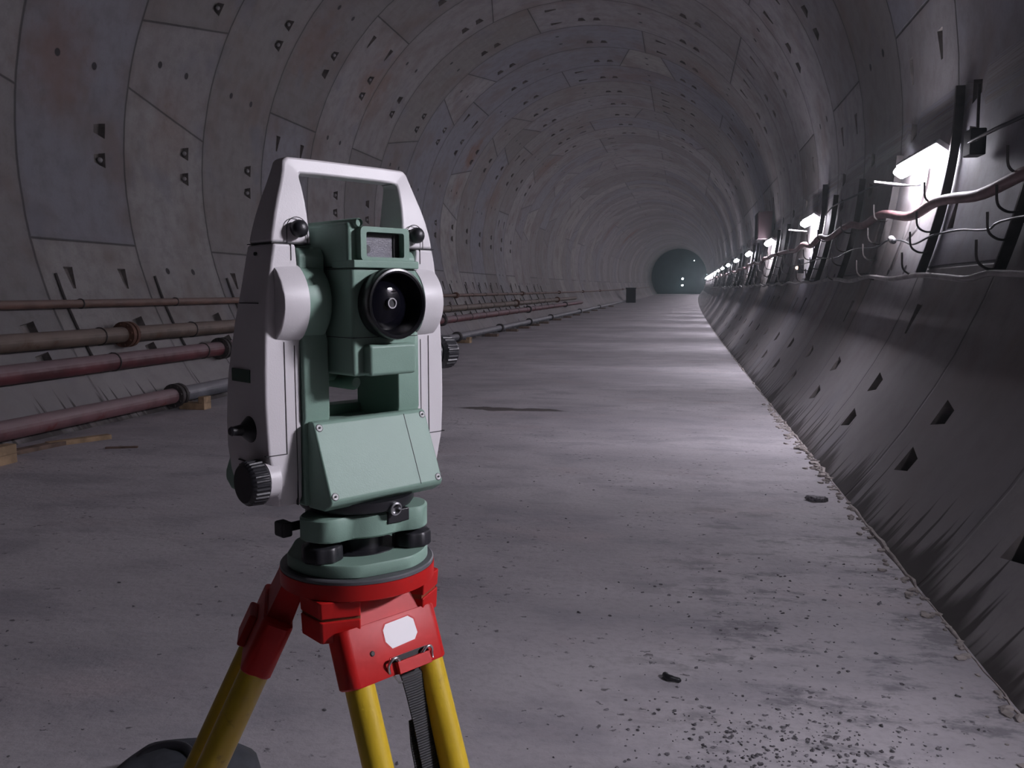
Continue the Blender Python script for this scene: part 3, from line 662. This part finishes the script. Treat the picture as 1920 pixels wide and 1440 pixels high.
# carrying handle: outline pairs (outer, inner) with thickness by height
def vfb(z):
    t = (z - 0.27) / 0.065
    return 0.011 - 0.013 * t * t, -0.0285 + 0.0075 * t
ho = [(0.0781, 0.2705), (0.0760, 0.281), (0.0733, 0.292), (0.0695, 0.304), (0.0650, 0.316), (0.0612, 0.3270), (0.0592, 0.3335), (0.0560, 0.3368), (0.030, 0.3372)]
hi = [(0.0435, 0.2705), (0.0446, 0.281), (0.0452, 0.292), (0.0458, 0.304), (0.0463, 0.313), (0.0467, 0.3205), (0.0462, 0.3235), (0.0440, 0.3248), (0.030, 0.3250)]
outl = [(-u, z) for u, z in ho] + [(u, z) for u, z in ho[::-1]]; inl = [(-u, z) for u, z in hi] + [(u, z) for u, z in hi[::-1]]
bm = NB(); rings = []
for (uo, zo), (ui, zi) in zip(outl, inl):
    zm = (zo + zi) / 2; f, b = vfb(zm)
    rings.append([P(uo, f - 0.002, zo), P(ui, f - 0.0005, zi), P(ui, b + 0.002, zi), P(uo, b + 0.003, zo)])
loft(bm, rings)
hd = finish('carrying_handle', bm, 'white', TS, 0.0030, 4, ang=50)
for s in (-1, 1):
    bm = NB()
    n = 12; o_ = []; 
    for k in range(n + 1):
        t = math.pi * k / n; o_.append(P(s * 0.0565 + 0.0088 * math.cos(t) * 1.0, 0.0112, 0.2815 + 0.0088 * math.sin(t)))
    o_ = [P(s * 0.0565 + 0.0088, 0.0112, 0.2706)] + o_ + [P(s * 0.0565 - 0.0088, 0.0112, 0.2706)]
    tube(bm, o_ if s > 0 else o_, 0.00035, 5); finish('seam', bm, 'seam', hd)
bm = NB()
for s in (-1, 1): box(bm, s * 0.0445, s * 0.0778, -0.027, 0.0105, 0.2699, 0.2706, lambda q: P(*q))
finish('handle_joint', bm, 'seam', TS)

# green fork arms and base
for s in (-1, 1):
    bm = NB()
    poly = [(-0.045, 0.066), (0.013, 0.066), (0.013, 0.130), (0.0155, 0.136), (0.0155, 0.196), (0.012, 0.205), (0.012, 0.262), (0.008, 0.268), (-0.034, 0.268), (-0.040, 0.25), (-0.046, 0.2)]
    prism(bm, poly, lambda q: P(s * 0.0335, q[0], q[1]), lambda q: P(s * 0.0565, q[0], q[1]))
    lathe(bm, P(s * 0.0335, -0.009, 0.2255), P(s, 0, 0), [(0.031, 0), (0.034, 0.003), (0.034, 0.0232)], 56)
    finish('fork_arm', bm, 'green', TS, 0.0018, 2)
B('alidade_base', 'green', [(-0.0565, 0.0565, -0.046, 0.012, 0.066, 0.1275)], bev=0.002)
# keyboard housing with sloping cover plate
def panel(sgn, m, name):
    bm = NB(); n = 0.055
    prof_ = [(0.010, 0.133), (0.0215, 0.134), (0.0245, 0.1325), (0.0475, 0.0755), (0.0455, 0.0715), (0.036, 0.066), (0.010, 0.064)]
    rings = []
    prism(bm, prof_, lambda q: P(-n + (0.0025 if q[0] < 0.02 else 0.0), sgn * q[0], q[1]), lambda q: P(n, sgn * q[0], q[1]))
    return finish(name, bm, m, TS, 0.0018, 3)
kp = panel(1, 'green', 'keyboard_housing')
# rear housing
bm = NB(); prism(bm, [(-0.04, 0.136), (-0.060, 0.136), (-0.094, 0.082), (-0.095, 0.074), (-0.085, 0.066), (-0.04, 0.066)], lambda q: P(-0.070, q[0], q[1]), lambda q: P(0.070, q[0], q[1]))
finish('rear_keyboard_housing', bm, 'green', TS, 0.003, 3)
# plate seam and screws on the sloping face
A0 = Vector((0.0245, 0.1325)); A1 = Vector((0.0475, 0.0755)); dn = Vector((A1.y - A0.y, -(A1.x - A0.x))).normalized() * -1
def onp(u, t, lift=0.0):
    q = A0 + (A1 - A0) * t + dn * lift; return P(u, q.x, q.y)
bm = NB(); box(bm, 0.0315, 0.0320, 0.01, 0.99, -0.002, 0.0002, lambda q: onp(*q)); finish('seam', bm, 'seam', kp)
nv = (onp(0, 0.5, 1) - onp(0, 0.5, 0)).normalized()
for u_, t_ in ((-0.0505, 0.055), (0.0508, 0.05), (-0.0508, 0.945), (0.0508, 0.945)):
    bm = NB(); lathe(bm, onp(u_, t_, -0.001), nv, [(0.0026, 0), (0.0026, 0.0013), (0.0020, 0.0017), (0.0011, 0.0012)], 20); sc = finish('screw', bm, 'chrome', kp)
    bm = NB(); lathe(bm, onp(u_, t_, -0.0009), nv, [(0.0031, 0), (0.0031, 0.00105)], 20); finish('screw_recess', bm, 'seam', sc)
    bm = NB(); lathe(bm, onp(u_, t_, 0), nv, [(0.0009, 0), (0.0009, 0.0011)], 6); finish('socket', bm, 'seam', sc)
B('recess_shade', 'seam', [(-0.030, -0.022, -0.02, -0.016, 0.1274, 0.1277)])

# telescope
TE = B('telescope', 'green', [(-0.031, 0.031, -0.060, 0.045, 0.169, 0.2530), (-0.031, 0.031, -0.055, -0.002, 0.253, 0.284), (-0.031, -0.0165, -0.052, 0.0405, 0.253, 0.2868), (-0.030, 0.030, -0.002, 0.030, 0.253, 0.2800)], bev=0.003, seg=3)
B('sight_shelf', 'green', (-0.0312, 0.0312, 0.018, 0.0485, 0.2520, 0.2580), TE, 0.001)
B('lower_housing', 'green', (-0.0215, 0.0240, 0.02, 0.0535, 0.1690, 0.1935), TE, 0.003, seg=3)
for z0_, z1_ in ((0.1985, 0.1990), (0.2510, 0.2514)):
    bm = NB(); box(bm, -0.0313, 0.0313, -0.05, 0.0453, z0_, z1_, lambda q: P(*q)); finish('seam', bm, 'seam', TE)
# laser window hood
bm = NB(); fo = (-0.0235, 0.0235, 0.2575, 0.2835); fi = (-0.0180, 0.0180, 0.2605, 0.2795)
def rrect(u0, u1, z0, z1, r, n=4):
    out = []
    for cu, cz_, a0 in ((u1 - r, z1 - r, 0), (u0 + r, z1 - r, 90), (u0 + r, z0 + r, 180), (u1 - r, z0 + r, 270)):
        for k in range(n + 1):
            a = R_(a0 + 90 * k / n); out.append((cu + r * math.cos(a), cz_ + r * math.sin(a)))
    return out
ro = rrect(*fo, 0.0035); ri = rrect(*fi, 0.0018)
loft(bm, [[P(u, 0.000, z) for u, z in ro], [P(u, 0.0445, z) for u, z in ro], [P(u * 0.985, 0.0465, z) for u, z in ro], [P(u, 0.0465, z) for u, z in ri], [P(u, 0.0385, z) for u, z in ri]])
fh = finish('laser_window_hood', bm, 'green', TE, ang=30)
B('window_glass', 'screenglass', (-0.0175, 0.0175, 0.0376, 0.0389, 0.2608, 0.2792), fh, 0)
bm = NB(); lathe(bm, P(-0.0125, 0.0389, 0.2668), P(0, 1, 0), [(0.0032, 0), (0.0032, 0.0006)], 20); finish('sensor_dot', bm, 'black', fh)
B('shutter_edge', 'black', [(0.0125, 0.0178, 0.0386, 0.0400, 0.2608, 0.2792), (-0.0178, 0.0178, 0.0386, 0.0395, 0.2765, 0.2792)], fh, 0)
bm = NB(); lathe(bm, P(-0.0225, -0.035, 0.2862), P(0, 1, 0), [(0.0036, 0), (0.0036, 0.078), (0.0030, 0.079), (0.0030, 0.0775)], 24); finish('sighting_tube', bm, 'green', TE)
# objective
LC = (0.0005, 0.2245)
bm = NB(); lathe(bm, P(LC[0], 0.043, LC[1]), P(0, 1, 0), [(0.0265, 0), (0.0268, 0.006), (0.0275, 0.0075), (0.0278, 0.0155), (0.0270, 0.0178), (0.0255, 0.0182), (0.0240, 0.0170), (0.0228, 0.010), (0.0215, 0.004), (0.0200, 0.0025)], 64, cap=True)
ob = finish('objective_ring', bm, 'deep_black', TE, ang=40)
bm = NB(); lathe(bm, P(LC[0], 0.0465, LC[1]), P(0, 1, 0), [(0.0205, 0), (0.0195, 0.0012), (0.016, 0.0030), (0.011, 0.0045), (0.005, 0.0053), (0.0006, 0.0055)], 64); finish('objective_lens', bm, 'gloss', TE, ang=80)
bm = NB(); lathe(bm, P(LC[0] - 0.0008, 0.050, LC[1] + 0.0005), P(0, 1, 0), [(0.0042, 0), (0.0042, 0.0045), (0.0033, 0.0045), (0.0030, 0.0030)], 28); finish('laser_aperture', bm, 'steel', ob, ang=40)
bm = NB(); lathe(bm, P(LC[0] - 0.0008, 0.050, LC[1] + 0.0005), P(0, 1, 0), [(0.0034, 0), (0.0034, 0.0034)], 28); finish('aperture_glass', bm, 'black', ob, ang=40)
# eyepiece focus capsule under the rear of the telescope
B('telescope_belly', 'dgreen', (-0.018, 0.016, -0.050, -0.012, 0.1605, 0.170), TE, 0.0035, seg=3)
bm = NB(); lathe(bm, P(-0.004, -0.045, 0.160), P(0, 1, 0), [(0.004, 0), (0.0065, 0.003), (0.0065, 0.05), (0.004, 0.054)], 20); finish('focus_capsule', bm, 'dgreen', TE)

# ribbed drive knobs
def knob(bm, c, d, r, L, ribs=30, r2=None):
    c = Vector(c); d, a, b = frame(d); n = ribs * 4; rings = []
    for h, f, rib in ((0, 0.80, 0), (0.0015, 0.93, 0), (0.003, 0.98, 1), (L - 0.003, 0.95, 1), (L - 0.001, 0.90, 0), (L, 0.84, 0)):
        rings.append([c + d * h + (a * math.cos(2 * math.pi * k / n) + b * math.sin(2 * math.pi * k / n)) * r * f * (1 + (0.055 if (k % 4) < 2 and rib else 0)) for k in range(n)])
    loft(bm, rings)
bm = NB(); knob(bm, P(-0.0865, 0.002, 0.0895), P(-1, 0.0, 0), 0.0170, 0.0165, 30); dk = finish('drive_knob', bm, 'black', TS, ang=25)
bm = NB(); lathe(bm, P(-0.078, 0.002, 0.0905), P(-1, 0, 0), [(0.0145, 0), (0.0145, 0.009)], 32); finish('collar', bm, 'white', dk)
bm = NB(); knob(bm, P(0.090, -0.002, 0.1795), P(1, 0, 0), 0.0148, 0.017, 26); dk = finish('drive_knob', bm, 'black', TS, ang=25)
bm = NB(); lathe(bm, P(0.080, -0.002, 0.1795), P(1, 0, 0), [(0.0115, 0), (0.0105, 0.011)], 32); finish('collar', bm, 'black', dk)
bm = NB(); lathe(bm, P(-0.0865, -0.012, 0.1285), P(-1, 0, 0), [(0.0105, 0), (0.0105, 0.002), (0.008, 0.005), (0.0045, 0.009), (0.0035, 0.016), (0.0038, 0.017), (0.0028, 0.0185)], 28); finish('cone_button', bm, 'black', TS, ang=30)
# label plate, hole and slot on the dark side face
B('label_plate', 'lime', (-0.0893, -0.0880, -0.0370, -0.0080, 0.1645, 0.1745), bev=0.0003)
B('slot', 'seam', (-0.0866, -0.0850, -0.026, 0.002, 0.2250, 0.2257), bev=0)
bm = NB(); lathe(bm, P(-0.0785, -0.010, 0.2625), P(-1, 0, 0), [(0.0014, 0), (0.0014, 0.0026)], 12); finish('pin_hole', bm, 'seam', TS)
bm = NB()
for k in range(3): box(bm, -0.0868, -0.0850, -0.036 + 0.001 * k, -0.024 + 0.0005 * k, 0.1010 - 0.004 * k, 0.1018 - 0.004 * k, lambda q: P(*q))
finish('vent_mark', bm, 'seam', TS)
bm = NB(); lathe(bm, P(0, 0, 0.0585), P(0, 0, 1), [(0.046, 0), (0.048, 0.003), (0.048, 0.0085)], 48); finish('bearing_ring', bm, 'black', TS)
bm = NB(); lathe(bm, P(0.004, 0.040, 0.0610), P(0.0, 1, -0.1), [(0.0042, 0), (0.0055, 0.002), (0.0055, 0.010), (0.0042, 0.0105), (0.0036, 0.007)], 24); finish('plummet_eyepiece', bm, 'steel', TS)

# ---- tribrach
TB = inst('tribrach', 'pale green levelling base between the total station and the tripod head', 'tribrach')
def pol(phi, r): a = R_(phi); return (r * math.sin(a), r * math.cos(a))
ANGS = (-72, 50, 171)
def star(z, k=1.0):
    out = []; n = 72
    for j in range(n):
        ph_ = j * 5.0; d_ = min(abs((ph_ - a + 180) % 360 - 180) for a in ANGS)
        r = 0.0425 + 0.0165 * math.exp(-(d_ / 24) ** 4)
        u_, v_ = pol(ph_, r * k); out.append(P(u_, v_, z))
    return out
bm = NB(); loft(bm, [star(0.0375, 0.97), star(0.0390, 1.0), star(0.0550, 1.0), star(0.0565, 0.97)]); tp = finish('upper_plate', bm, 'green', TB, ang=40)
bm = NB(); u_, v_ = pol(0, 0.0440); T3 = lambda q: P(q[0], q[1], q[2]); box(bm, 0.000, 0.022, 0.028, 0.0438, 0.0465, 0.0572, T3); finish('level_window', bm, 'black', TB, 0.001)
bm = NB(); n = 64
def disc(z, k):
    out = []
    for j in range(n):
        ph_ = j * 360 / n; d_ = min(abs((ph_ - a + 180) % 360 - 180) for a in ANGS)
        r = 0.0590 if d_ < 38 else 0.0590 - 0.0035 * math.sin((d_ - 38) / 22 * math.pi / 2)
        out.append(P(*pol(ph_, r * k), z))
    return out
loft(bm, [disc(0.0105, 0.985), disc(0.0115, 1.0), disc(0.0195, 1.0), disc(0.0208, 0.985)]); finish('base_plate', bm, 'green', TB, ang=40)
bm = NB(); lathe(bm, P(0, 0, 0.020), P(0, 0, 1), [(0.034, 0), (0.034, 0.0018)], 48); finish('spring_disc', bm, 'black', TB)
bm = NB(); lathe(bm, P(0, 0, 0.021), P(0, 0, 1), [(0.022, 0), (0.024, 0.015)], 32); finish('centre_socket', bm, 'black', TB)
for a in ANGS:
    u_, v_ = pol(a, 0.0455); bm = NB(); n_ = 48; rings = []
    for h, f in ((0.0195, 0.7), (0.0205, 0.92), (0.022, 1.0), (0.0315, 1.0), (0.0330, 0.94), (0.0345, 0.7), (0.0365, 0.55)):
        rings.append([P(u_ + 0.0160 * f * math.cos(2 * math.pi * k / n_) * (1 + 0.035 * math.cos(k * math.pi * 2 / 6) * (f > 0.9)), v_ + 0.0160 * f * math.sin(2 * math.pi * k / n_) * (1 + 0.035 * math.cos(k * math.pi * 2 / 6) * (f > 0.9)), h) for k in range(n_)])
    loft(bm, rings); finish('foot_screw', bm, 'black', TB, ang=35)
u_, v_ = pol(-95, 0.052); bm = NB(); box(bm, -0.0700, -0.0605, -0.014, 0.0, 0.0400, 0.0525, T3); box(bm, -0.066, -0.046, -0.010, -0.004, 0.043, 0.050, T3); finish('locking_knob', bm, 'black', TB, 0.002)

# ---- tripod
TR = inst('tripod', 'surveying tripod with red head, white sticker and yellow round legs', 'tripod')
bm = NB(); lathe(bm, P(0, 0, 0.0066), P(0, 0, 1), [(0.0610, 0), (0.0640, 0.0005), (0.0640, 0.0028), (0.0630, 0.0038)], 72); finish('gasket', bm, 'grey', TR, ang=40)
bm = NB(); lathe(bm, P(0, 0, -0.0070), P(0, 0, 1), [(0.0615, 0), (0.0642, 0.0015), (0.0644, 0.0138)], 72); th = finish('head_plate', bm, 'red', TR, ang=40)
for b_ in (-60, 60, 180):
    for (z0, z1, k0) in ((-0.0200, -0.0060, 1.0), (-0.0400, -0.0222, 0.985)):
        bm = NB(); ring = lambda z, k: [P(*pol(b_ + da, r * k), z) for da, r in ((-27, 0.030), (-27, 0.0590), (-1, 0.0690), (1, 0.0690), (27, 0.0590), (27, 0.030))]
        loft(bm, [ring(z0, k0 * 0.985), ring(z1, k0)]); finish('head_boss', bm, 'red', TR, 0.0012)
    bm = NB(); loft(bm, [[P(*pol(b_ + da, r * 0.955), z) for da, r in ((-27, 0.030), (-27, 0.0590), (-1, 0.0690), (1, 0.0690), (27, 0.0590), (27, 0.030))] for z in (-0.0230, -0.0190)]); finish('boss_groove', bm, 'groove', TR)
bm = NB(); lathe(bm, P(0, 0, -0.045), P(0, 0, 1), [(0.014, 0), (0.018, 0.004), (0.034, 0.012), (0.034, 0.038)], 32); finish('head_core', bm, 'black', TR)
bm = NB(); lathe(bm, P(0, 0, -0.075), P(0, 0, 1), [(0.012, 0), (0.0145, 0.003), (0.0145, 0.020), (0.009, 0.024)], 20); finish('centring_screw', bm, 'black', TR)
ZF = (-H - BASE.z) / KS
def make_leg(phi, al, rh, cen, front):
    p = R_(phi); a = R_(al); e = Vector((math.sin(p), math.cos(p), 0)); w = Vector((math.cos(p), -math.sin(p), 0)); zz = Vector((0, 0, 1))
    t = e * math.sin(a) - zz * math.cos(a); n = e * math.cos(a) + zz * math.sin(a); o0 = Vector((cen[0], cen[1], -0.020)) + e * rh
    def Q(q):
        x = o0 + w * q[0] + t * q[1] + n * q[2]; return P(x.x, x.y, x.z)
    leg = empty('leg', (0, 0, 0)); leg.parent = TR; leg.name = 'leg'
    bm = NB(); hexa(bm, [Q(q) for q in ((-0.033, -0.013, -0.010), (0.031, -0.013, -0.010), (0.034, 0.030, -0.012), (-0.032, 0.030, -0.012), (-0.033, -0.013, 0.009), (0.031, -0.013, 0.009), (0.034, 0.030, 0.0105), (-0.032, 0.030, 0.0105))]); finish('leg_neck', bm, 'red', leg, 0.001)
    bm = NB(); rings = []
    for tt in (0.0145, 0.0160, 0.058, 0.0595):
        k = 0.97 if tt in (0.0145, 0.0595) else 1.0; sl = -0.002
        rings.append([Q((u_ * k - 0.002, tt, n_ * k)) for u_, n_ in rrect(-0.0485, 0.0485, -0.0128, 0.0128, 0.0085, 5)])
    loft(bm, rings); bk_ = finish('leg_bracket', bm, 'red', leg, ang=40)
    for s in (-1, 1):
        L = (o0.z - 0.06 - ZF) / math.cos(a) * 0.62
        bm = NB(); lathe(bm, Q((s * 0.0350 - 0.001, 0.05, 0)), Q((0, 1, 0)) - Q((0, 0, 0)), [(0.0119, 0), (0.0119, L)], 28); finish('pole', bm, 'yellow', leg)
    Lt = (o0.z - ZF) / math.cos(a)
    bm = NB(); hexa(bm, [Q(q) for q in ((-0.050, 0.60, -0.014), (0.047, 0.60, -0.014), (0.034, 0.68, -0.014), (-0.036, 0.68, -0.014), (-0.050, 0.60, 0.014), (0.047, 0.60, 0.014), (0.034, 0.68, 0.014), (-0.036, 0.68, 0.014))]); finish('clamp', bm, 'red', leg, 0.003)
    bm = NB(); box(bm, -0.018, 0.016, 0.50, Lt - 0.09, -0.009, 0.009, lambda q: Q(q)); finish('lower_leg', bm, 'yellow', leg, 0.001)
    bm = NB(); lathe(bm, Q((-0.001, Lt - 0.10, 0)), Q((0, 1, 0)) - Q((0, 0, 0)), [(0.020, 0), (0.018, 0.05), (0.008, 0.085), (0.003, 0.102)], 16); finish('foot', bm, 'iron', leg)
    if front:
        oct_ = [(-0.0118, 0.0325), (-0.0118, 0.0232), (-0.0085, 0.0192), (0.0145, 0.0184), (0.0192, 0.0222), (0.0202, 0.0335), (0.0162, 0.0380), (-0.0068, 0.0392)]
        bm = NB(); prism(bm, oct_, lambda q: Q((q[0], q[1], 0.0125)), lambda q: Q((q[0], q[1], 0.01305))); finish('sticker', bm, 'sticker', bk_)
        o2 = [(((u_ - 0.004) * 1.09 + 0.004), ((t_ - 0.029) * 1.09 + 0.029)) for u_, t_ in oct_]
        bm = NB(); prism(bm, o2, lambda q: Q((q[0], q[1], 0.0115)), lambda q: Q((q[0], q[1], 0.01288))); finish('sticker_frame', bm, 'red', bk_)
        bm = NB(); lathe(bm, Q((-0.0262, 0.0376, 0.012)), Q((0, 0, 1)) - Q((0, 0, 0)), [(0.0022, 0), (0.0022, 0.0012), (0.0015, 0.0018)], 16); finish('rivet', bm, 'iron', bk_)
        bm = NB(); box(bm, -0.0078, 0.0250, 0.0500, 0.0598, 0.011, 0.0172, lambda q: Q(q)); box(bm, -0.012, 0.028, 0.0452, 0.0500, 0.0124, 0.0132, lambda q: Q(q)); lg = finish('strap_lug', bm, 'red', bk_, 0.0008)
        bm = NB(); box(bm, -0.0100, 0.0260, 0.0458, 0.0500, 0.0130, 0.0136, lambda q: Q(q)); finish('lug_slot', bm, 'seam', lg)
        for x_ in (-0.0105, 0.0235):
            bm = NB(); c_ = (x_, 0.0520, 0.015); pts_ = []
            for k in range(15):
                b2 = R_(-100 + 200 * k / 14); pts_.append(Q((x_ + 0.0052 * math.sin(b2), 0.0515 - 0.0052 * math.cos(b2), 0.0150 + 0.0035 * math.cos(b2))))
            pts_ = [Q((x_ - 0.0040, 0.0570, 0.0125))] + pts_ + [Q((x_ + 0.0040, 0.0570, 0.0150))]
            tube(bm, pts_, 0.0012, 8); finish('wire_ring', bm, 'steel', bk_, ang=60)
        bm = NB(); tube(bm, spline([Q((-0.0085, 0.0600, 0.008)), Q((-0.004, 0.0655, 0.006)), Q((0.001, 0.0680, 0.002)), Q((0.020, 0.0660, 0.001)), Q((0.0235, 0.060, 0.003))], 5), 0.0008, 8); finish('strap_ring', bm, 'steel', bk_, ang=60)
        bm = NB(); rows = []
        for tt, u0, u1, nn in ((0.062, 0.0025, 0.0220, 0.001), (0.066, 0.0020, 0.0235, 0.003), (0.080, 0.0040, 0.0245, 0.001), (0.105, 0.0062, 0.0255, -0.002), (0.140, 0.0072, 0.0250, -0.006), (0.180, 0.008, 0.024, -0.010), (0.26, 0.008, 0.023, -0.010), (0.36, 0.005, 0.020, -0.008), (0.40, 0.004, 0.019, -0.004)):
            rows.append([Q((u0, tt, nn)), Q(((u0 + u1) / 2, tt, nn + 0.0010)), Q((u1, tt, nn)), Q((u1, tt, nn - 0.0014)), Q(((u0 + u1) / 2, tt, nn - 0.0006)), Q((u0, tt, nn - 0.0014))])
        loft(bm, rows)
        rows = []
        for tt, u0, u1, nn in ((0.100, 0.0046, 0.0215, -0.0045), (0.120, 0.0030, 0.0205, -0.008), (0.160, 0.0036, 0.0190, -0.012), (0.25, 0.003, 0.018, -0.013), (0.36, 0.003, 0.018, -0.011)):
            rows.append([Q((u0, tt, nn)), Q((u1, tt, nn)), Q((u1, tt, nn - 0.0014)), Q((u0, tt, nn - 0.0014))])
        loft(bm, rows); finish('strap', bm, 'strap', leg, ang=60)
    else:
        bm = NB(); box(bm, -0.030, 0.006, 0.028, 0.0560, 0.0118, 0.0195, lambda q: Q(q)); finish('strap_lug', bm, 'red', bk_, 0.002)
    return leg
make_leg(0, 21.5, 0.050, (0, -0.020), True)
make_leg(-120, 25.5, 0.050, (0, -0.020), False)
make_leg(124, 21.5, 0.050, (0, -0.020), False)
